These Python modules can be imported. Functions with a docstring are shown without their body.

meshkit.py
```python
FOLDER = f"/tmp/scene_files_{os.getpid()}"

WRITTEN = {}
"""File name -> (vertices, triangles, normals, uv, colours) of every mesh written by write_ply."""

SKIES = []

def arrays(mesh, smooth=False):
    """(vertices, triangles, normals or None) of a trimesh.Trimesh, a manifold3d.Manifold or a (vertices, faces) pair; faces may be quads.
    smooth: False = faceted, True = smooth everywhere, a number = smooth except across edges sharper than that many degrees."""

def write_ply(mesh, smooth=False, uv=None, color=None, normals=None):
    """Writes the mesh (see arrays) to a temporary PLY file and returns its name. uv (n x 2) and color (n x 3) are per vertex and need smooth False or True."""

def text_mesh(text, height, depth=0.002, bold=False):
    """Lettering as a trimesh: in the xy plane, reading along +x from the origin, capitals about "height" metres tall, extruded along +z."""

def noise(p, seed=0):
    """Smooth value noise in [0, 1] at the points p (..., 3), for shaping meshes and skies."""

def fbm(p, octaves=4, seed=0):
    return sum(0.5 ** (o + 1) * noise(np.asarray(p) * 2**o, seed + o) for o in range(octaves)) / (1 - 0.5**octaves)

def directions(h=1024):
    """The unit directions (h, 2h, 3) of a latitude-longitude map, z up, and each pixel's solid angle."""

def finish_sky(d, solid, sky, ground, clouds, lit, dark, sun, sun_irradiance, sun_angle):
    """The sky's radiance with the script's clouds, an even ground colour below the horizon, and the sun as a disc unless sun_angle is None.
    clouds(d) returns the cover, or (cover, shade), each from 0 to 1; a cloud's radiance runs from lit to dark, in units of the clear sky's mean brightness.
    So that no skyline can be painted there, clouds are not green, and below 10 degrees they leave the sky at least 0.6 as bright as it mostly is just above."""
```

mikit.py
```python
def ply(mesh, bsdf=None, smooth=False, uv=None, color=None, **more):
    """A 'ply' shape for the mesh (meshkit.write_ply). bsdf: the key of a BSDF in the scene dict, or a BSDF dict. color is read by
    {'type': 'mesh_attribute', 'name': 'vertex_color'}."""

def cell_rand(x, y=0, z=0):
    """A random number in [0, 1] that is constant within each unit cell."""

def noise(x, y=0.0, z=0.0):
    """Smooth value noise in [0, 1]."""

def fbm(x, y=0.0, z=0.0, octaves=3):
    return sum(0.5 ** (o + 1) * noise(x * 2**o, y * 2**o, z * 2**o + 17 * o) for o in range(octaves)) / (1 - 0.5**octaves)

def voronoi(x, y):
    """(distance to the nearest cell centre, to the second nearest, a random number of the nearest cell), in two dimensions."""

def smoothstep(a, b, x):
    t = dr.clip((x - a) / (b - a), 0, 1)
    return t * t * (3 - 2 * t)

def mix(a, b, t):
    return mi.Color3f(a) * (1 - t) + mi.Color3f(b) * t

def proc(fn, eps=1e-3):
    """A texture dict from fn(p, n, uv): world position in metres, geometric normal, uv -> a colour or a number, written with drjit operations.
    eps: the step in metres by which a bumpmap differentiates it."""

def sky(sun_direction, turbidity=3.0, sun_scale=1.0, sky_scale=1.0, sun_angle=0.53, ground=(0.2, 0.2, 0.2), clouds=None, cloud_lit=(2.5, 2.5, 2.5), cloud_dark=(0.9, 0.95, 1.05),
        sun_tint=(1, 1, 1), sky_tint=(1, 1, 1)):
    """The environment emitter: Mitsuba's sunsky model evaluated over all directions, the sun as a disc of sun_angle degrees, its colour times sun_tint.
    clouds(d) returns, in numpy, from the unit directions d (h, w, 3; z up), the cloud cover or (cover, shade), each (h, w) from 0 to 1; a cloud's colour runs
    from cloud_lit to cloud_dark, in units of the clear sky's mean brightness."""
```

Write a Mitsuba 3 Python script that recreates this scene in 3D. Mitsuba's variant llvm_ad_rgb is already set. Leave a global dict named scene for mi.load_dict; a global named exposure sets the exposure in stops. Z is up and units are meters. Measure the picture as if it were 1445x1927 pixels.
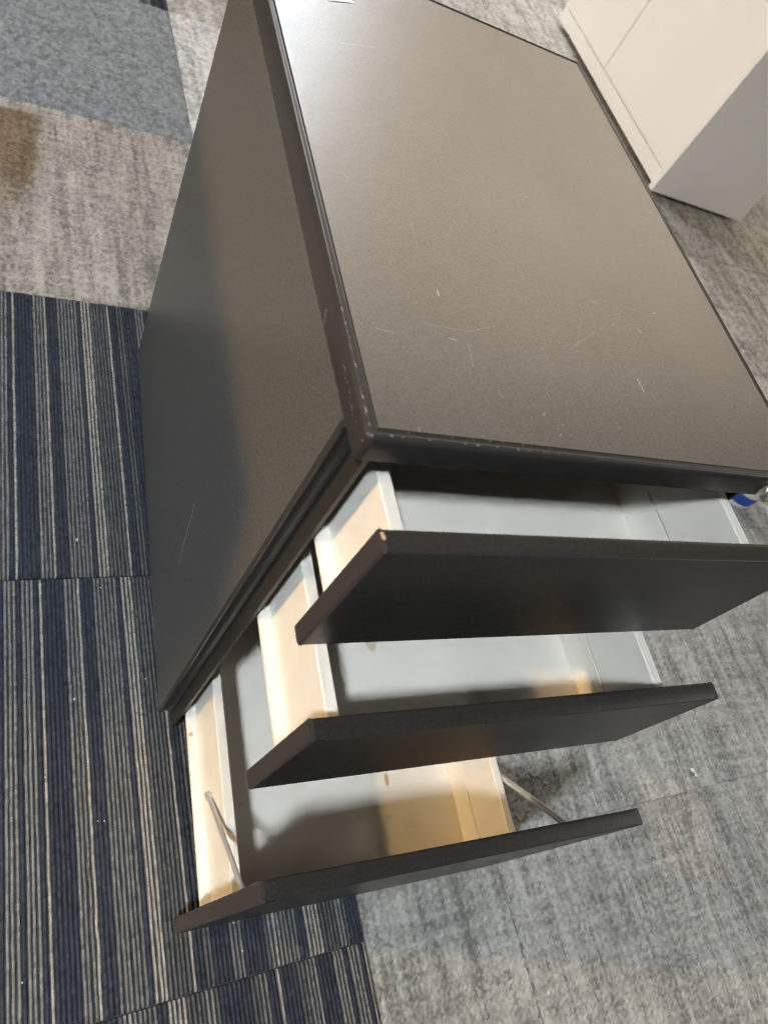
import math
import numpy as np
import trimesh
import drjit as dr
import mitsuba as mi
import mikit
import meshkit
from mikit import noise, fbm, smoothstep, mix, proc, cell_rand
from scipy.spatial import cKDTree
from shapely.geometry import Polygon
from shapely import affinity

T = mi.ScalarTransform4f
scene, labels = {}, {}

# ----------------------------------------------------------------------------------------------
# camera, lamps, exposure
# ----------------------------------------------------------------------------------------------
EYE = np.array([-0.18389, -0.23139, 0.92276])
FWD = np.array([0.46423, 0.46572, -0.75339])
UP = np.array([-0.04587, 0.86210, 0.50466])
scene['camera'] = dict(type='thinlens', fov=math.degrees(2 * math.atan(722.5 / 1387.2)), fov_axis='x',
                       aperture_radius=0.0015, focus_distance=0.66, near_clip=0.02, far_clip=60.0,
                       to_world=T().look_at(origin=EYE.tolist(), target=(EYE + FWD).tolist(), up=UP.tolist()))
exposure = 0.0


def rgb(*c):
    return {'type': 'rgb', 'value': list(c)}


def lamp_panel(key, centre, sx, sy, radiance, label, aim=(0, 0, -1)):
    c = np.array(centre, float)
    a = np.array(aim, float)
    up = [0, 1, 0] if abs(a[2]) > 0.8 else [0, 0, 1]
    to = T().look_at(origin=c.tolist(), target=(c + a).tolist(), up=up) @ T().scale([sx / 2, sy / 2, 1])
    scene[key] = dict(type='rectangle', to_world=to, emitter={'type': 'area', 'radiance': rgb(*radiance)},
                      bsdf={'type': 'diffuse', 'reflectance': rgb(.5, .5, .5)})
    labels[key] = {'label': label, 'category': 'lamp'}


# neutral cool ceiling lamp in front of the cabinet (outside the frame)
lamp_panel('ceiling_lamp', (-1.02, -0.80, 2.25), .17, .17, (668, 722, 765), 'square white ceiling lamp above the front left of the open drawers')
# small warm bulb further off to the left
scene['wall_lamp'] = dict(type='sphere', center=[-3.1, .60, 1.62], radius=.048,
                          emitter={'type': 'area', 'radiance': rgb(3700, 2380, 1060)})
labels['wall_lamp'] = {'label': 'small warm glowing lamp bulb far off to the left of the drawers', 'category': 'lamp'}
# cool lamp beyond the cabinet, mirrored softly in its top; then added lights
lamp_panel('ceiling_lamp_001', (1.15, 5.3, 2.75), .7, 2.4, (15, 16.5, 18.5), 'long cool ceiling lamp far behind the cabinet')
lamp_panel('ceiling_lamp_002', (4.2, 5.6, 2.76), 7.0, 7.0, (1.45, 1.2, .92), 'added wide warm glowing panel far behind the white cupboard, for sheen on the cabinet top')  # added panel, unseen: gives the cabinet top its warm sheen
lamp_panel('ceiling_lamp_003', (-.5, 3.1, 2.74), .6, .6, (62, 61.5, 60), 'added square fill lamp behind and left of the dark cabinet')  # added fill, brightens the cupboard doors and the rear carpet
lamp_panel('ceiling_lamp_004', (3.6, -.6, 2.74), .6, .6, (24, 22.5, 20.5), 'added square fill lamp off to the right of the open drawers')  # added fill, lifts the end face of the white cupboard
scene['room_glow'] = dict(type='constant', radiance=rgb(.022, .018, .014))

# ----------------------------------------------------------------------------------------------
# helpers
# ----------------------------------------------------------------------------------------------


def add(key, mesh, bsdf, smooth=False, **kw):
    k, n = key, 0
    while k in scene:
        n += 1
        k = f'{key}_{n:03d}'
    scene[k] = mikit.ply(mesh, bsdf, smooth, **kw)
    return k


def thing(key, label, cat, group=None):
    labels[key] = {'label': label, 'category': cat}
    if group:
        labels[key]['group'] = group


def bbox(x0, x1, y0, y1, z0, z1):
    m = trimesh.creation.box(extents=(x1 - x0, y1 - y0, z1 - z0))
    m.apply_translation(((x0 + x1) / 2, (y0 + y1) / 2, (z0 + z1) / 2))
    return m


def round_box(x0, x1, y0, y1, z0, z1, r, seg=3):
    """Box with all edges rounded (hull of corner spheres)."""
    pts = []
    base = trimesh.creation.uv_sphere(radius=r, count=[4 * seg // 2 + 1, 4 * seg])
    for x in (x0 + r, x1 - r):
        for y in (y0 + r, y1 - r):
            for z in (z0 + r, z1 - r):
                pts.append(base.vertices + [x, y, z])
    return trimesh.convex.convex_hull(np.vstack(pts))


def rrect(x0, x1, y0, y1, r, seg=6):
    r = max(r, 1e-5)
    out = []
    for cx, cy, a0 in ((x1 - r, y1 - r, 0), (x0 + r, y1 - r, 90), (x0 + r, y0 + r, 180), (x1 - r, y0 + r, 270)):
        for k in range(seg + 1):
            a = math.radians(a0 + 90 * k / seg)
            out.append((cx + r * math.cos(a), cy + r * math.sin(a)))
    return np.array(out)


def loft(rings, closed=True):
    n = len(rings[0])
    v = np.vstack(rings)
    f = []
    m = len(rings)
    for i in range(m if closed else m - 1):
        a, b = i * n, ((i + 1) % m) * n
        for j in range(n):
            k = (j + 1) % n
            f += [[a + j, a + k, b + k], [a + j, b + k, b + j]]
    return trimesh.Trimesh(v, np.array(f), process=False)


def extrude_y(poly, y0, y1):
    """xz polygon pushed along y."""
    m = trimesh.creation.extrude_polygon(Polygon(poly), y1 - y0, engine='earcut')
    v = m.vertices.copy()
    m.vertices = np.c_[v[:, 0], y0 + v[:, 2], v[:, 1]]
    m.invert() if m.volume < 0 else None
    return m


def extrude_z(poly, z0, z1):
    m = trimesh.creation.extrude_polygon(Polygon(poly), z1 - z0, engine='earcut')
    m.apply_translation((0, 0, z0))
    return m


def rod(p, q, r, n=10):
    return trimesh.creation.cylinder(radius=r, segment=np.array([p, q], float), sections=n)


cat_mesh = trimesh.util.concatenate

# ----------------------------------------------------------------------------------------------
# materials
# ----------------------------------------------------------------------------------------------
SCRATCH = [[(0.0209, 0.0841), (0.0331, 0.0827), .4], [(0.079, 0.1318), (0.0785, 0.1266), .9], [(0.0924, 0.0872), (0.0895, 0.0666), .35],
           [(0.2739, 0.1384), (0.2754, 0.1341), .9], [(0.2448, 0.0798), (0.2456, 0.0691), 1.3], [(0.1858, 0.0999), (0.2324, 0.1306), .22],
           [(0.0597, 0.0958), (0.0942, 0.0986), .2], [(0.0939, 0.0975), (0.119, 0.1064), .25], [(0.1024, 0.0472), (0.1052, 0.0415), .4],
           [(0.032, 0.0043), (0.0323, 0.0081), .6], [(0.0602, 0.424), (0.0972, 0.4396), .4], [(0.0759, 0.0871), (0.082, 0.0864), .6],
           [(0.2325, 0.16), (0.2378, 0.1589), .6], [(0.3009, 0.1612), (0.3074, 0.164), .5], [(0.1561, 0.094), (0.1578, 0.0933), .6],
           [(0.1414, 0.0146), (0.1436, 0.0165), .5], [(0.3087, 0.4366), (0.31, 0.4256), .35], [(0.2, 0.03), (0.2016, 0.0285), .5],
           [(0.075, 0.2), (0.074, 0.17), .12], [(0.16, 0.25), (0.22, 0.29), .1], [(0.05, 0.30), (0.09, 0.33), .12]]


def seg_mark(a, b, s, t, amount0, w):
    amount = amount0 * .45
    ax, ay = a
    bx, by = b
    dx, dy = bx - ax, by - ay
    L2 = dx * dx + dy * dy
    h = dr.clip(((s - ax) * dx + (t - ay) * dy) / L2, 0, 1)
    d = dr.sqrt(dr.square(s - ax - dx * h) + dr.square(t - ay - dy * h))
    return amount * (1 - smoothstep(w * .4, w, d))


def top_marks(p):
    wob = (noise(p.x * 60, p.y * 60) - .5) * .003
    m = mi.Float(0)
    for a, b, k in SCRATCH:
        L = math.hypot(a[0] - b[0], a[1] - b[1])
        w = .0011 if k > .8 else .0007
        bend = wob if L > .02 else 0
        m = dr.maximum(m, seg_mark(a, b, p.x + bend, p.y + bend, k * .6, w))
    m *= dr.select(noise(p.x * 900, p.y * 900) > .3, 1.0, .45)
    specks = smoothstep(.95, .985, noise(p.x * 520 + 9, p.y * 520)) * smoothstep(.72, .9, noise(p.x * 37, p.y * 37 + 4))
    return dr.minimum(m + .28 * specks, 1)


LAM = (.034, .0325, .030)


def laminate_colour(p, n, uv):
    g = .55 + .9 * fbm(p.x * 850, p.y * 850, p.z * 850, 2)
    return mi.Color3f(LAM) * g


def front_colour(p, n, uv):
    sp = smoothstep(.955, .985, noise(p.x * 330 + 7, p.y * 330, p.z * 330)) * smoothstep(.6, .75, noise(p.x * 23, p.y * 23 + 3, p.z * 31))
    return mix(laminate_colour(p, n, uv) * (.56 + .12 * fbm(p.x * 20, p.y * 20, p.z * 20, 2)), (.4, .37, .32), .5 * sp)


def top_colour(p, n, uv):
    smear = .9 + .25 * fbm(p.x * 14, p.y * 9, 3.0, 3)
    return mix(laminate_colour(p, n, uv) * 1.75 * smear, (.62, .58, .52), top_marks(p))


def top_rough(p, n, uv):
    return .30 + .10 * fbm(p.x * 18, p.y * 12, 0.0, 3) + .10 * (noise(p.x * 900, p.y * 900) - .5)


def side_colour(p, n, uv):
    s, t = p.y, p.z
    wob = (noise(p.y * 80, p.z * 80) - .5) * .004
    m = seg_mark((.171, .268), (.160, .228), s + wob, t, .9, .0011)
    m = dr.maximum(m, seg_mark((.163, .235), (.146, .185), s + wob, t, .4, .0022))
    m = dr.maximum(m, seg_mark((.1425, .166), (.1415, .156), s, t, .4, .0008))
    m = dr.maximum(m, seg_mark((.187, .5637), (.1872, .5634), s, t, .9, .0007))
    m = dr.maximum(m, seg_mark((.128, .555), (.1282, .5553), s, t, .8, .0006))
    m = dr.maximum(m, seg_mark((.083, .44), (.0832, .4403), s, t, .6, .0006))
    return mix(laminate_colour(p, n, uv) * 2.3, (.55, .42, .33), m)


def edge_colour(p, n, uv):
    # worn white-brown scuffs along the top arris
    brk = fbm(p.y * 300, p.z * 900, p.x * 300, 3)
    near = smoothstep(.17, .02, p.y)
    on_left = smoothstep(.006, .003, p.x) * smoothstep(-.004, .0, p.y)
    chip = .4 * smoothstep(.60 - .12 * near, .70, brk) * smoothstep(.6292, .6304, p.z) * smoothstep(.0008, .0002, dr.abs(p.x + .0004)) * near * on_left
    chip = dr.maximum(chip, .4 * smoothstep(.62, .75, fbm(p.x * 400, p.z * 900, p.y * 300, 3)) * smoothstep(.6302, .6306, p.z) * smoothstep(.2, .02, p.x) * smoothstep(.007, .004, p.y))
    sc = seg_mark((.108, .617), (.103, .610), p.y + (noise(p.y * 500, p.z * 500) - .5) * .002, p.z, .7, .0009)
    sc = dr.maximum(sc, seg_mark((.0, .6225), (.06, .6215), p.y + 0, p.z + (noise(p.y * 300, 0.0, 5.0) - .5) * .004, .5, .0006) * dr.select(noise(p.y * 700, p.z * 300) > .62, 1.0, 0.0))
    return mix((.030, .027, .026), (.50, .42, .36), dr.minimum(chip + sc, 1))


def orange_peel(p, n, uv):
    return fbm(p.x * 1150, p.y * 1150, p.z * 1150, 2)


def bumped(inner, scale=.00012, eps=3e-4):
    return {'type': 'bumpmap', 'arbitrary': proc(orange_peel, eps), 'scale': scale, 'bsdf': inner}


scene['mat_top'] = bumped({'type': 'blendbsdf', 'weight': .13,
                           'a': {'type': 'principled', 'base_color': proc(top_colour), 'roughness': proc(top_rough), 'specular': .9},
                           'b': {'type': 'roughconductor', 'material': 'none', 'alpha': .13, 'specular_reflectance': rgb(.9, .87, .82)}}, .00008)
scene['mat_side'] = bumped({'type': 'principled', 'base_color': proc(side_colour), 'roughness': .36, 'specular': .5}, .00008)
scene['mat_front'] = bumped({'type': 'principled', 'base_color': proc(front_colour), 'roughness': .36, 'specular': .5}, .00018)
scene['mat_edge'] = {'type': 'principled', 'base_color': proc(edge_colour), 'roughness': .38, 'specular': .4}
scene['mat_strip'] = {'type': 'principled', 'base_color': rgb(.034, .033, .031), 'roughness': .27, 'specular': .5}
scene['mat_cap'] = {'type': 'principled', 'base_color': rgb(.040, .034, .032), 'roughness': .33, 'specular': .5}
scene['mat_shell'] = {'type': 'principled', 'base_color': rgb(.026, .024, .021), 'roughness': .42, 'specular': .5}
scene['mat_plug'] = {'type': 'principled', 'base_color': rgb(.012, .010, .009), 'roughness': .5, 'specular': .4}
scene['mat_wood'] = {'type': 'principled', 'base_color': rgb(.52, .34, .20), 'roughness': .8, 'specular': .2}
scene['mat_chrome'] = {'type': 'principled', 'base_color': rgb(.72, .69, .62), 'metallic': .8, 'roughness': .3, 'specular': .6}
scene['mat_zinc'] = {'type': 'principled', 'base_color': rgb(.66, .66, .63), 'metallic': .55, 'roughness': .38}
scene['mat_dark'] = {'type': 'diffuse', 'reflectance': rgb(.01, .01, .01)}


def steel_colour(p, n, uv):
    g = .96 + .07 * fbm(p.x * 40, p.y * 40, p.z * 60, 3)
    rust = smoothstep(.80, .86, noise(p.x * 160 + 3, p.y * 70, p.z * 160)) * smoothstep(.70, .9, noise(p.y * 21, p.z * 17 + 8))
    return mix(mi.Color3f(.735, .715, .66) * g, (.40, .26, .12), .8 * rust)


def board_colour(p, n, uv):
    g = .95 + .08 * fbm(p.x * 25, p.y * 25, p.z * 3, 3)
    spot = smoothstep(.86, .93, noise(p.x * 75 + 11, p.y * 75)) * smoothstep(.72, .86, noise(p.x * 16, p.y * 16 + p.z * 9))
    stain = smoothstep(.0075, .004, dr.sqrt(dr.square(p.x - .131) + dr.square((p.y + .0105) * .5))) * smoothstep(.3, .36, p.z) * smoothstep(.4, .36, p.z)
    stain = dr.maximum(stain, smoothstep(.0036, .0022, dr.sqrt(dr.square(p.x - .268) + dr.square((p.y + .090) * .35))) * smoothstep(.1, .06, p.z))
    return mix(mix(mi.Color3f(.72, .695, .635) * g, (.33, .33, .31), .15 * spot), (.40, .24, .05), .75 * stain)


scene['mat_steel'] = {'type': 'principled', 'base_color': proc(steel_colour), 'roughness': .42, 'specular': .5}
scene['mat_board'] = {'type': 'principled', 'base_color': proc(board_colour), 'roughness': .5, 'specular': .4}
scene['mat_white'] = {'type': 'principled', 'base_color': rgb(.84, .85, .855), 'roughness': .38, 'specular': .5}
scene['mat_blue'] = {'type': 'principled', 'base_color': rgb(.025, .085, .42), 'roughness': .4, 'specular': .5}
scene['mat_cream'] = {'type': 'principled', 'base_color': rgb(.80, .77, .74), 'roughness': .4, 'specular': .5}
scene['mat_paper'] = {'type': 'principled', 'base_color': rgb(.85, .84, .80), 'roughness': .6, 'specular': .3}
scene['mat_crumb'] = {'type': 'principled', 'base_color': rgb(.60, .55, .48), 'roughness': .5, 'specular': .5}
scene['mat_clear'] = {'type': 'principled', 'base_color': rgb(.8, .82, .82), 'roughness': .15, 'specular': .6}
scene['mat_grey'] = {'type': 'principled', 'base_color': rgb(.30, .29, .28), 'roughness': .5, 'specular': .4}
scene['mat_carpet'] = {'type': 'twosided', 'b': {'type': 'diffuse', 'reflectance': {'type': 'mesh_attribute', 'name': 'vertex_color'}}}

# ----------------------------------------------------------------------------------------------
# the floor: carpet tiles with looped pile
# ----------------------------------------------------------------------------------------------
TH = .042
CO, SI = math.cos(TH), math.sin(TH)
TS = .489


def to_xy(u, v):
    return u * CO - v * SI, u * SI + v * CO


big = trimesh.Trimesh(np.array([[-7, -7, -.006], [9, -7, -.006], [9, 9, -.006], [-7, 9, -.006]], float), np.array([[0, 1, 2], [0, 2, 3]]), process=False)
scene['mat_backing'] = {'type': 'diffuse', 'reflectance': rgb(.10, .10, .10)}
add('floor', big, 'mat_backing')
labels['floor'] = {'label': 'office floor laid with carpet tiles', 'kind': 'structure'}

C4 = {'W': (.335, .312, .28), 'C': (.205, .205, .195), 'c': (.16, .162, .155), 'g': (.10, .104, .102), 'n': (.044, .050, .066)}
PAT = {}
_order = 'CCCnCCCn'
for i in range(-31, 0):
    PAT[i] = ('nnnggccnnWnnnnggccCnnnn' + _order)[i + 31]
for i, ch in enumerate('WnnnnnCccWnnncccccc' + 'nWWWggggg' + 'Wnnggnnnnccc' + 'nnnnngCWCccccnnWWWWggggCCgnnnn'):
    PAT[i] = ch
PATLEN = max(PAT) - min(PAT) + 1


def grid_tile(u0, u1, v0, v1, du, dv, hfun, dip=.0022):
    nu, nv = max(2, int(round((u1 - u0) / du)) + 1), max(2, int(round((v1 - v0) / dv)) + 1)
    u, v = np.meshgrid(np.linspace(u0, u1, nu), np.linspace(v0, v1, nv), indexing='ij')
    uu, vv, h, c = hfun(u, v)
    edge = np.minimum.reduce([u - u0, u1 - u, v - v0, v1 - v])
    h = h - dip * np.exp(-np.maximum(edge, 0) / .0016)
    x, y = to_xy(uu, vv)
    V = np.stack([x, y, h], -1).reshape(-1, 3)
    i, j = np.meshgrid(np.arange(nu - 1), np.arange(nv - 1), indexing='ij')
    a = (i * nv + j).ravel()
    F = np.vstack([np.c_[a, a + nv, a + nv + 1], np.c_[a, a + nv + 1, a + 1]])
    # skirt down to the backing
    per = np.concatenate([np.arange(nv), np.arange(1, nu) * nv + nv - 1, (nu - 1) * nv + np.arange(nv - 2, -1, -1), np.arange(nu - 2, 0, -1) * nv])
    low = V[per].copy()
    low[:, 2] = -.0055
    k = len(per)
    b = len(V) + np.arange(k)
    nx = np.roll(np.arange(k), -1)
    F = np.vstack([F, np.c_[per, b, b[nx]], np.c_[per, b[nx], per[nx]]])
    V = np.vstack([V, low])
    col = np.vstack([c.reshape(-1, 3), c.reshape(-1, 3)[per] * .6])
    return V, F, col


def n2(a, b, seed=0):
    return meshkit.noise(np.stack([a, b, np.zeros_like(a) + .37], -1), seed)


def f2(a, b, seed=0, o=3):
    return meshkit.fbm(np.stack([a, b, np.zeros_like(a) + .37], -1), o, seed)


def ribbed(shift, W1, seed):
    P = .0049

    def h(u, v):
        wob = (n2(v * 55, np.floor((u - W1) / P + .5) * 7.1, seed) - .5) * .0011 + (n2(v * 9, np.floor((u - W1) / P + .5) * 3.3, seed + 5) - .5) * .0009
        s = (u - W1 + wob) / P
        idx = np.floor(s + .5)
        f = s - idx
        # loops along the rib
        lp = .0052
        ph = n2(idx * 5.7, idx * 0, seed + 1) * 3
        q = v / lp + ph + .5 * (n2(v * 120, idx * 2.9, seed + 2) - .5)
        lf = q - np.floor(q)
        li = np.floor(q)
        key = n2(idx * 3.17 + 50, li * 2.71 + 90, seed + 3)
        prof = np.sqrt(np.maximum(0, 1 - (2 * np.abs(f) * .98) ** 2))
        loop = np.sqrt(np.maximum(0, 1 - (2 * np.abs(lf - .5)) ** 2 * .75))
        hh = -.0034 + .0034 * prof * (.62 + .38 * loop) * (.8 + .4 * key)
        hh += .0005 * (n2(u * 900, v * 900, seed + 4) - .5)
        cols = np.array([C4[PAT[(int(k) - min(PAT) + 400 * PATLEN) % PATLEN + min(PAT)]] for k in range(int(idx.min()) + shift, int(idx.max()) + shift + 1)])
        c = cols[(idx - idx.min()).astype(int)]
        th = np.clip((np.abs(f) - .17) / .14, 0, 1)[..., None]
        c = c * (1 - th) + (c * .12 + np.array([.025, .028, .036])) * th
        c = c * (.50 + .95 * key[..., None]) * (.86 + .28 * f2(u * 30, v * 9, seed + 7)[..., None])
        c = c * (.8 + .4 * n2(u * 1100, v * 1100, seed + 8)[..., None])
        return u, v, hh, c
    return h


def looped(colour, pitch, seed, height=.0034):
    def h(u, v):
        rng = np.random.default_rng(seed)
        u0, u1, v0, v1 = u.min(), u.max(), v.min(), v.max()
        gu, gv = np.meshgrid(np.arange(u0 - pitch, u1 + pitch, pitch), np.arange(v0 - pitch, v1 + pitch, pitch), indexing='ij')
        pts = np.stack([gu, gv], -1).reshape(-1, 2)
        pts = pts + rng.uniform(-.46, .46, pts.shape) * pitch
        d, i = cKDTree(pts).query(np.stack([u, v], -1).reshape(-1, 2), workers=-1)
        r = rng.uniform(.75, 1.0, len(pts))
        hh = np.sqrt(np.maximum(0, 1 - (d / (pitch * .78)) ** 2)) * r[i]
        pu, pv = pts[:, 0], pts[:, 1]
        c = colour(pu, pv, rng)
        return u, v, (-height + height * hh).reshape(u.shape), c[i].reshape(u.shape + (3,))
    return h


def woven(base, seed, contrast=1.0, blotch=1.0, brown=None):
    def colour(u, v, rng):
        s = (n2(u * 230, v * 16, seed) - .5) * 1.25 + (n2(u * 60, v * 9, seed + 1) - .5) * .9 + (n2(u * 15, v * 170, seed + 2) - .5) * .75 + (f2(u * 22, v * 15, seed + 3) - .5) * .6 * blotch
        s += (n2(u * 110, v * 7, seed + 12) > .80) * .26 - (n2(u * 45, v * 40, seed + 13) > .80) * .3
        s = s * contrast + rng.uniform(-.42, .42, len(u))
        t = np.clip(.5 + .75 * s, 0, 1)[:, None]
        lo, hi = np.array(base) * .52, np.array(base) * 1.42
        c = lo * (1 - t) + hi * t
        warm = f2(u * 13, v * 11, seed + 6)[:, None]
        c = c * (np.array([1, 1, 1.01]) * (1 - warm) + np.array([1.03, 1.0, .96]) * warm)
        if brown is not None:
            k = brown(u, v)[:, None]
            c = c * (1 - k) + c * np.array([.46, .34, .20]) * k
        return c
    return colour


def plush(base, seed):
    def colour(u, v, rng):
        t = (.5 + .9 * (f2(u * 90, v * 90, seed) - .5) + rng.uniform(-.35, .35, len(u)))
        t = np.clip(t, 0, 1)[:, None]
        return np.array(base) * (.6 + .8 * t)
    return colour


def tile(u0, u1, v0, v1, d, hf, ply_d=None, label=None, g=.0007, dip=.0022):
    V, F, c = grid_tile(u0 + g, u1 - g, v0 + g, v1 - g, d, ply_d or d, hf, dip)
    k = add('floor__carpet_tile', (V, F), 'mat_carpet', True, color=np.clip(c, 0, 1))
    if label:
        labels[k] = {'label': label}


E0 = .2135
A0 = E0 - TS
W1 = -.1235
# striped navy tiles (left); the middle two fill the lower left of the picture
tile(A0 + .085, E0, -.268, .220, .00082, ribbed(0, W1, 11), .00125, 'navy carpet tile with thin cream and grey stripes')
tile(A0 + .085, E0, .220, .711, .00098, ribbed(5, W1 - .001, 23), .0016)
tile(A0 + .2, E0, -.50, -.268, .00082, ribbed(33, W1 + .0015, 37), .0013)
tile(A0, A0 + .085, -.268, .711, .0016, ribbed(0, W1, 41), .004)
tile(A0, A0 + .2, -.757, -.268, .0016, ribbed(33, W1, 43), .004)
tile(A0 + .2, E0, -.757, -.50, .0016, ribbed(33, W1, 45), .004)
for k, vv in enumerate((-.757, -.268, .220)):
    tile(A0 - TS, A0, vv, vv + TS, .0016, ribbed(17 + 9 * k, W1, 51 + k), .005)


def brown_patch(u, v):  # browner tint towards the left of the tile, mixed into the loop colours
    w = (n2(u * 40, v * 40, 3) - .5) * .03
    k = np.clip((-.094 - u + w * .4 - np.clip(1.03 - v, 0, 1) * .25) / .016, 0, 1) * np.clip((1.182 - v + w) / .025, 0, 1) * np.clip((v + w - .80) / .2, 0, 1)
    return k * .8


tile(A0, E0, .711, 1.200, .0023, looped(woven((.34, .31, .28), 61, .9, .5, brown_patch), .0042, 61), None, 'taupe flecked carpet tile with a dark brown patch')
tile(A0 - TS, A0, .711, 1.200, .005, looped(woven((.34, .31, .28), 62, .9, .5), .008, 62))
tile(A0 - .03, .190, 1.200, 1.690, .0027, looped(plush((.222, .233, .236), 71), .0068, 71, .0045), None, 'plain blue grey plush carpet tile')
tile(A0 - TS - .03, A0 - .03, 1.200, 1.690, .006, looped(plush((.222, .233, .236), 72), .009, 72))
tile(A0 - .03, .190, 1.690, 2.180, .004, ribbed(8, W1, 73), .01, 'dark striped carpet tile at the top edge of the floor')
tile(.190, .680, 1.200, 1.690, .0032, looped(woven((.50, .485, .465), 81, 1.0, .9), .006, 81), None, 'pale streaked carpet tile behind the cabinet')
tile(.190, .680, 1.690, 2.180, .0045, looped(woven((.38, .36, .33), 82, 1.0, .9), .006, 82))
tile(E0, .680, .711, 1.200, .006, looped(woven((.24,.23,.22), 83), .007, 83))
GREY = (.352, .352, .333)
cols = (E0, .4245, .914, 1.403, 1.892, 2.381, 2.87)
rows = (-.687, -.198, .291, .780, 1.269, 1.758, 2.247, 2.736, 3.225)
for ci in range(len(cols) - 1):
    for ri in range(len(rows) - 1):
        u0, u1, v0, v1 = cols[ci], cols[ci + 1], rows[ri], rows[ri + 1]
        if u1 <= .68 and v0 > .7 or (ci == 1 and ri >= 2 and v0 > .7 and u1 < .5):
            continue
        if ci == 0 and ri >= 3 or ci == 0 and v1 > .72:
            continue
        if ci == 1 and v0 < 2.2 and v0 > .75:
            u0 = .680
        near = ri <= 1 and ci <= 2
        mid = (ri == 2 and ci in (2, 3)) or (ri == 1 and ci == 3) or (ri == 2 and ci == 1)
        d = .00195 if near else .0030 if mid else .0048
        if near and (ri == 0 or ci == 0):
            d = .0018
        if ri == 0 and v0 < -.5:
            v0 = -.52
        p = .0036 if near else .0048 if mid else .0085
        tone = .93 if ci == 0 else 1.0 if ci == 1 else 1.07
        dark = (ci >= 4 and ri <= 4)
        b = np.array(GREY) * tone * (1 + .05 * math.sin(ci * 5 + ri * 3))
        if ci == 3 and ri == 4 or (ci == 2 and ri == 5):
            b = b * .8
        tile(u0, u1, v0, v1, d, looped(woven(tuple(b), 100 + ci * 10 + ri, 1.0, 1.0), p, 100 + ci * 10 + ri), None,
             'grey woven carpet tile beside the open drawers' if (ci, ri) == (1, 0) else None, .00003, .0001)

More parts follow.
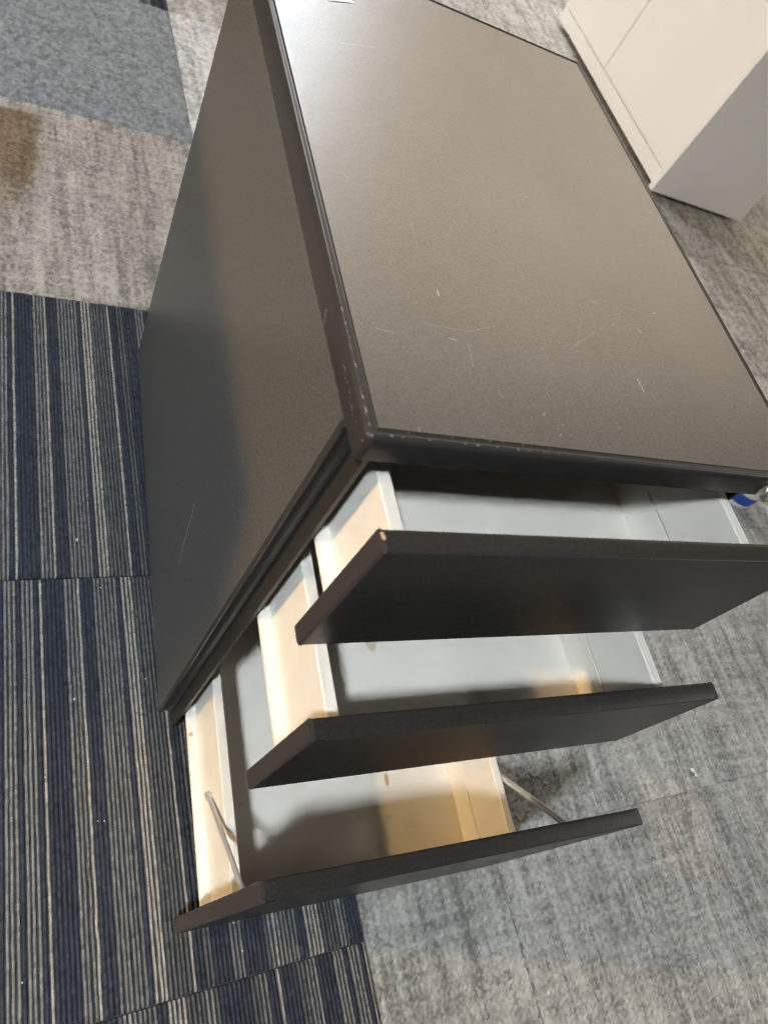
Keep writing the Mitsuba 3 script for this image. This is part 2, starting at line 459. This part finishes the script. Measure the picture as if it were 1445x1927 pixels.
# ----------------------------------------------------------------------------------------------
# the cabinet
# ----------------------------------------------------------------------------------------------
CAB = 'drawer_cabinet'
thing(CAB, 'dark brown pedestal cabinet with three drawers pulled open in steps', 'cabinet')
W, D, H = .400, .588, .631
ZB = .030                     # bottom of the laminate sides
MZ = .608                     # underside of the top's edging

# top: laminate field and the moulded edging round it
prof = [(-.0030, MZ + .0012), (-.0034, MZ + .012), (-.0032, .6268), (-.0027, .6288), (-.0016, .6303), (-.0004, .6311), (.0006, .6311), (.0012, .6304),
        (.0030, .6300), (.0040, .6305), (.0046, .6311), (.0050, .6304), (.0050, MZ + .001), (-.0022, MZ)]
rings = [np.c_[rrect(d, W - d, d, D - d, .0022 - d if d < .0015 else .0005), np.full(28, z)] for d, z in prof]
add(f'{CAB}__top', cat_mesh([extrude_z(rrect(.0051, W - .0051, .0051, D - .0051, .0006), MZ + .001, .6310)]), 'mat_top')
add(f'{CAB}__top__edge_band', loft(rings), 'mat_edge', 35)

# sides, back, bottom, inner shell
for s in (0, 1):
    mx = (lambda a, b: (a, b)) if s == 0 else (lambda a, b: (W - b, W - a))
    x0, x1 = mx(-.0028, .0130)
    k = add(f'{CAB}__side_panel', bbox(x0, x1, .0275 + .009 * s, .584, ZB, MZ - .0008), 'mat_side')
    # moulded strip over the front edge of the side: shallow hollow between two beads
    pts = [(-.0032, .0285), (-.0031, .0262), (-.0022, .0246), (-.0006, .0242), (.0012, .0250), (.0045, .0262), (.0085, .0258), (.0110, .0248), (.0124, .0250), (.0129, .0285)]
    if s:
        pts = [(W - a, b + .009) for a, b in pts]
    add(f'{k}__edge_strip', extrude_z(pts, ZB - .001, MZ - .0015), 'mat_strip', 40)
    x0, x1 = mx(.0131, .0147)
    add(f'{CAB}__inner_shell', round_box(x0, x1, .0095 + .0115 * s, .575, .0175, MZ - .0012, .0006, 1), 'mat_shell')
    if True:
        y0 = .0095
        x0, x1 = mx(.0131, .0165)
        add(f'{CAB}__shell_lip', bbox(x0, x1, .0080 + .0115 * s, .0094 + .0115 * s, .0178, MZ - .0015), 'mat_shell')
add(f'{CAB}__back_panel', bbox(-.0026, W + .0026, .5845, D - .001, ZB, MZ - .0008), 'mat_side')
add(f'{CAB}__bottom_panel', bbox(.0150, W - .0150, .014, .574, .0180, .0195), 'mat_shell')
for x in (.05, W - .05):
    for y in (.06, .53):
        add(f'{CAB}__foot', trimesh.creation.cylinder(radius=.016, segment=[[x, y, -.0005], [x, y, .0178]], sections=20), 'mat_shell')

# lock barrel in the front edge
lock = f'{CAB}__lock'
LX, LZ = .3615, .6190


def lathe_y(profile, cx, cz, n=36):
    rings = []
    for r, y in profile:
        a = np.linspace(0, 2 * np.pi, n, endpoint=False)
        rings.append(np.c_[cx + r * np.cos(a), np.full(n, y), cz + r * np.sin(a)])
    return loft(rings, closed=False)


add(lock, lathe_y([(.0125, -.0038), (.0125, -.0075), (.0118, -.0088), (.0102, -.0092), (.0094, -.0086), (.0090, -.0070), (.0001, -.0069)], LX, LZ), 'mat_chrome', 30)
add(f'{lock}__plug', lathe_y([(.0078, -.0070), (.0078, -.0098), (.0072, -.0104), (.0001, -.0105)], LX, LZ), 'mat_chrome', 30)
add(f'{lock}__keyhole', bbox(LX - .0006, LX + .0006, -.0110, -.0106, LZ - .0035, LZ + .0035), 'mat_dark')

# drawers
FX0, FX1, FT = .0026, .3970, .0155
XO, XI = .0305, .0410
DRW = [dict(e=.0477, zt=.6077, zb=.4709, b=.4770, ring=False, name='top'), dict(e=.1124, zt=.4662, zb=.3265, b=.3360, ring=True, name='middle'),
       dict(e=.1940, zt=.3238, zb=.0191, b=.0500, ring=True, name='bottom')]


def side_profile(b, right):
    p = [(XI, b + .100 - .0012), (XI - .001, b + .100), (XO + .0008, b + .100), (XO, b + .0992), (XO, b + .0192), (XO + .0014, b + .0189), (XO + .0014, b + .0178), (XO, b + .0176), (.0236, b + .0178), (.0206, b + .0166),
         (.0198, b + .0150), (.0198, b + .0125), (.0206, b + .0120), (XO + .001, b + .0118), (XO + .001, b - .003), (XI, b - .003), (XI, b + .0350), (XI - .0024, b + .0351), (XI - .0024, b + .0367), (XI, b + .0369)]
    if right:
        p = [(W - x, z) for x, z in p]
    return p


def front_mesh(y0, y1, z0, z1):
    # plan outline with rounded vertical edges, slightly eased long edges
    rings = []
    for inset, z in ((.0008, z0), (.0, z0 + .0009), (.0, z1 - .0009), (.0008, z1)):
        rings.append(np.c_[rrect(FX0 + inset, FX1 - inset, y0 + inset, y1 - inset, .0026, 5), np.full(24, z)])
    m = loft(rings, closed=False)
    n = 24
    f = [[0, j + 1, j] for j in range(1, n - 1)] + [[3 * n, 3 * n + j, 3 * n + j + 1] for j in range(1, n - 1)]
    return trimesh.Trimesh(m.vertices, np.vstack([m.faces, np.array(f)]), process=False)


def end_cap(y0, y1, z0, z1, left):
    """smooth edge tape wrapped round the short end of a front, a hair proud of the board"""
    x = FX0 - .0003 if left else FX1 + .0003
    s = 1 if left else -1
    r = .0029
    plan = []
    for k in range(7):
        a = math.radians(15 * k)
        plan.append((x + s * r * (1 - math.sin(a)), y0 - .0003 + r * (1 - math.cos(a)) if False else y0 - .0003 + r * (1 - math.cos(math.radians(90 - 15 * k))) if False else y0 - .0003 + r * (1 - math.cos(a))))
    plan = [(x + s * r * (1 - math.cos(math.radians(90 - 15 * k))), y0 - .0003 + r * (1 - math.sin(math.radians(90 - 15 * k)))) for k in range(7)]
    back = [(x + s * r * (1 - math.cos(math.radians(15 * k))), y1 + .0003 - r * (1 - math.sin(math.radians(15 * k)))) for k in range(7)]
    out = plan + back
    inner = [(FX0 + .0045 if left else FX1 - .0045, y1 - .002), (FX0 + .0045 if left else FX1 - .0045, y0 + .002)]
    poly = Polygon(out + inner)
    m = trimesh.creation.extrude_polygon(poly.buffer(0), z1 - z0 + .0002, engine='earcut')
    m.apply_translation((0, 0, z0 - .0001))
    return m


for i, q in enumerate(DRW):
    e, zt, zb, b = q['e'], q['zt'], q['zb'], q['b']
    dk = f'{CAB}__drawer' + (f'_{i:03d}' if i else '')
    labels[dk] = {'label': f"{q['name']} drawer pulled open, white steel sides behind a dark front"}
    y0, y1 = -e - FT, -e
    add(f'{dk}__front', front_mesh(y0, y1, zb, zt), 'mat_front', 40)
    add(f'{dk}__end_cap', end_cap(y0, y1, zb, zt, True), 'mat_cap', 30)
    add(f'{dk}__end_cap', end_cap(y0, y1, zb, zt, False), 'mat_cap', 30)
    yb = -e + .505
    for s in (0, 1):
        add(f'{dk}__side', extrude_y(side_profile(b, s), -e + .0008, yb), 'mat_steel', 25)
    add(f'{dk}__bottom', bbox(XI + .0003, W - XI - .0003, -e + .0008, yb - .0005, b - .0035, b), 'mat_board')
    add(f'{dk}__back', bbox(XO + .002, W - XO - .002, yb + .0003, yb + .013, b - .003, b + .085), 'mat_board')
    if q['ring']:
        # faint round joint of the end plug on the upper edge
        a = np.linspace(0, 2 * np.pi, 49)[:-1]
        r1, r2 = .0072, .00742
        cx, cy = FX0 + .0088, (y0 + y1) / 2
        rr = [np.c_[cx + r * np.cos(a), cy + r * np.sin(a), np.full(48, zt + z)] for r, z in ((r1, -.001), (r1, .00012), (r2, .00012), (r2, -.001))]
        add(f'{dk}__plug_joint', loft(rr), 'mat_plug')
    if i == 0:
        # chipped corner showing the board core
        pc = [(.0, .0), (.0012, -.0022), (.0006, -.0040), (.0024, -.0060), (.0042, -.0052), (.0048, -.0026), (.0035, -.0012), (.0040, .0006), (.0018, .0012)]
        pc = [(FX0 + .0016 + x * .72, y1 - .0030 + y * .72) for x, y in pc]
        add(f'{dk}__chip', extrude_z(pc, zt - .0005, zt + .00022), 'mat_wood')
        labels[f'{dk}__chip'] = {'label': 'small chip showing pale wood at the corner of the top drawer front'}
    if i == 2:
        for s in (0, 1):
            mx = (lambda p: (p[0], p[1], p[2])) if s == 0 else (lambda p: (W - p[0], p[1], p[2]))
            p, p2 = mx((.0275, -.0915, .108)), mx((.0155 + .0085 * s, -e + .0006, .238))
            rk = add(f'{dk}__brace_rod', rod(p, p2, .0024 + .0012 * s, 12), 'mat_zinc', 40)
            add(f'{rk}__rod_end', cat_mesh([rod(mx((.0303, -.0915, .108)), mx((.0245, -.0915, .108)), .0038, 14), rod(mx((.0270, -.0945, .1115)), mx((.0270, -.0885, .1045)), .0033, 10)]), 'mat_zinc', 40)

# ----------------------------------------------------------------------------------------------
# things round it
# ----------------------------------------------------------------------------------------------
lab = np.array([(.0902, .5078), (.0625, .4930), (.0400, .535), (.0677, .550)])
add('paper_label', extrude_z(lab, .6313, .6316), 'mat_paper')
thing('paper_label', 'white paper label stuck on the far end of the dark cabinet top', 'label')

# white cupboard in the background
CB = 'white_cupboard'
thing(CB, 'white cupboard with two doors standing on grey carpet behind the dark cabinet', 'cupboard')
X0, X1, Y0, Y1, HC = 1.655, 2.075, 1.632, 2.622, .92
add(f'{CB}__carcass', bbox(X0 + .02, X1 - .012, Y0 + .001, Y1, .020, HC), 'mat_white')
add(f'{CB}__side_panel', round_box(X0 - .014, X1, Y0 - .026, Y0, .014, HC, .002, 1), 'mat_white')
add(f'{CB}__plinth', round_box(X0 + .001, X0 + .0195, Y0 + .0005, Y1, .022, .068, .0015, 1), 'mat_white')
for ya, yb in ((Y0 + .002, 2.197), (2.203, Y1)):
    add(f'{CB}__door', round_box(X0, X0 + .0195, ya, yb, .0725, HC - .003, .0018, 1), 'mat_white')
add(f'{CB}__top', bbox(X0 - .014, X1, Y0 - .026, Y1, HC + .0005, HC + .02), 'mat_white')
for x, y in ((X0 + .06, Y0 + .05), (X1 - .06, Y0 + .05), (X0 + .06, Y1 - .05), (X1 - .06, Y1 - .05)):
    add(f'{CB}__foot', trimesh.creation.cylinder(radius=.02, segment=[[x, y, -.0005], [x, y, .0195]], sections=16), 'mat_shell')

# small round container on the floor, half hidden by the cabinet
CN = 'round_container'
thing(CN, 'small round white container with a blue band standing beyond the lock', 'container')


def lathe_z(profile, cx, cy, n=40):
    a = np.linspace(0, 2 * np.pi, n, endpoint=False)
    return loft([np.c_[cx + r * np.cos(a), cy + r * np.sin(a), np.full(n, z)] for r, z in profile], closed=False)


cx, cy = 1.318, .440
add(f'{CN}__body', lathe_z([(.001, .0), (.040, .0), (.0445, .002), (.046, .006), (.046, .115), (.044, .119), (.001, .1195)], cx, cy), 'mat_cream', 35)
add(f'{CN}__blue_band', lathe_z([(.0459, .015), (.0464, .0153), (.0464, .042), (.0459, .0423)], cx, cy), 'mat_blue', 35)
add(f'{CN}__lid', lathe_z([(.0461, .100), (.0475, .101), (.0475, .119), (.0455, .122), (.001, .1225)], cx, cy), 'mat_cream', 35)

# neighbouring cupboard to the left (outside the frame): shades the low part of the cabinet side
ND = 'grey_cupboard'
thing(ND, 'low grey cupboard standing to the left of the dark cabinet', 'cupboard')
add(f'{ND}__carcass', bbox(-1.44, -1.26, .292, 2.1, .03, .885), 'mat_grey')
add(f'{ND}__top', round_box(-1.45, -1.25, .284, 2.11, .8855, .910, .002, 1), 'mat_grey')

# crumbs and fluff on the carpet
rng = np.random.default_rng(5)


def crumb(x, y, s, r):
    m = trimesh.creation.icosphere(subdivisions=1, radius=s)
    m.vertices = m.vertices * r.uniform(.6, 1.3, (1, 3)) * (1 + r.uniform(-.25, .25, (len(m.vertices), 1)))
    m.apply_transform(trimesh.transformations.rotation_matrix(r.uniform(0, 6), (0, 0, 1)))
    m.apply_translation((x, y, s * .55 - .0004))
    return m


BITS = [(-0.089, 0.2708, .0017, 'largest pale crumb on the striped carpet, just behind the tile seam'),
        (-0.0607, 0.2015, .0011, 'tiny pale crumb just in front of the upper striped carpet seam'),
        (-0.093, 0.0567, .0015, 'pale crumb on dark navy stripes level with the middle drawer'),
        (-0.069, -0.0831, .0010, 'left one of two tiny pale crumbs lying side by side on navy stripes'),
        (-0.0624, -0.084, .0010, 'right one of two tiny pale crumbs lying side by side on navy stripes'),
        (-0.1411, -0.2222, .0011, 'tiny pale crumb near the lower left corner of the striped carpet'),
        (-0.1233, -0.0293, .0009, 'tiny pale crumb beside the thin cream stripe at far left'),
        (-0.0102, 0.0763, .0011, 'tiny pale crumb close to the bottom of the cabinet side'),
        (0.0706, -0.2103, .0010, 'tiny pale crumb just below the bottom drawer front'),
        (0.0776, -0.2393, .0010, 'tiny pale crumb beside the lower striped carpet seam')]
for x, y, sz, text in BITS:
    k = add('carpet_crumb', crumb(x, y, sz, rng), 'mat_crumb', 60)
    thing(k, text, 'crumb', 'pale crumbs on the striped carpet')
a = trimesh.creation.icosphere(subdivisions=2, radius=.0042)
a.vertices = a.vertices * [1.0, .75, .5]
bm = trimesh.creation.icosphere(subdivisions=2, radius=.003)
bm.vertices = bm.vertices * [.8, 1.1, .5] + [.003, -.008, 0]
cm = rod((0, 0, .0006), (.003, -.008, .0004), .0011, 8)
pb = cat_mesh([a, bm, cm])
pb.apply_translation((.8547, -.1339, .0022))
add('plastic_bit', pb, 'mat_clear', 60)
thing('plastic_bit', 'small clear plastic scrap lying on the grey carpet at right', 'scrap')
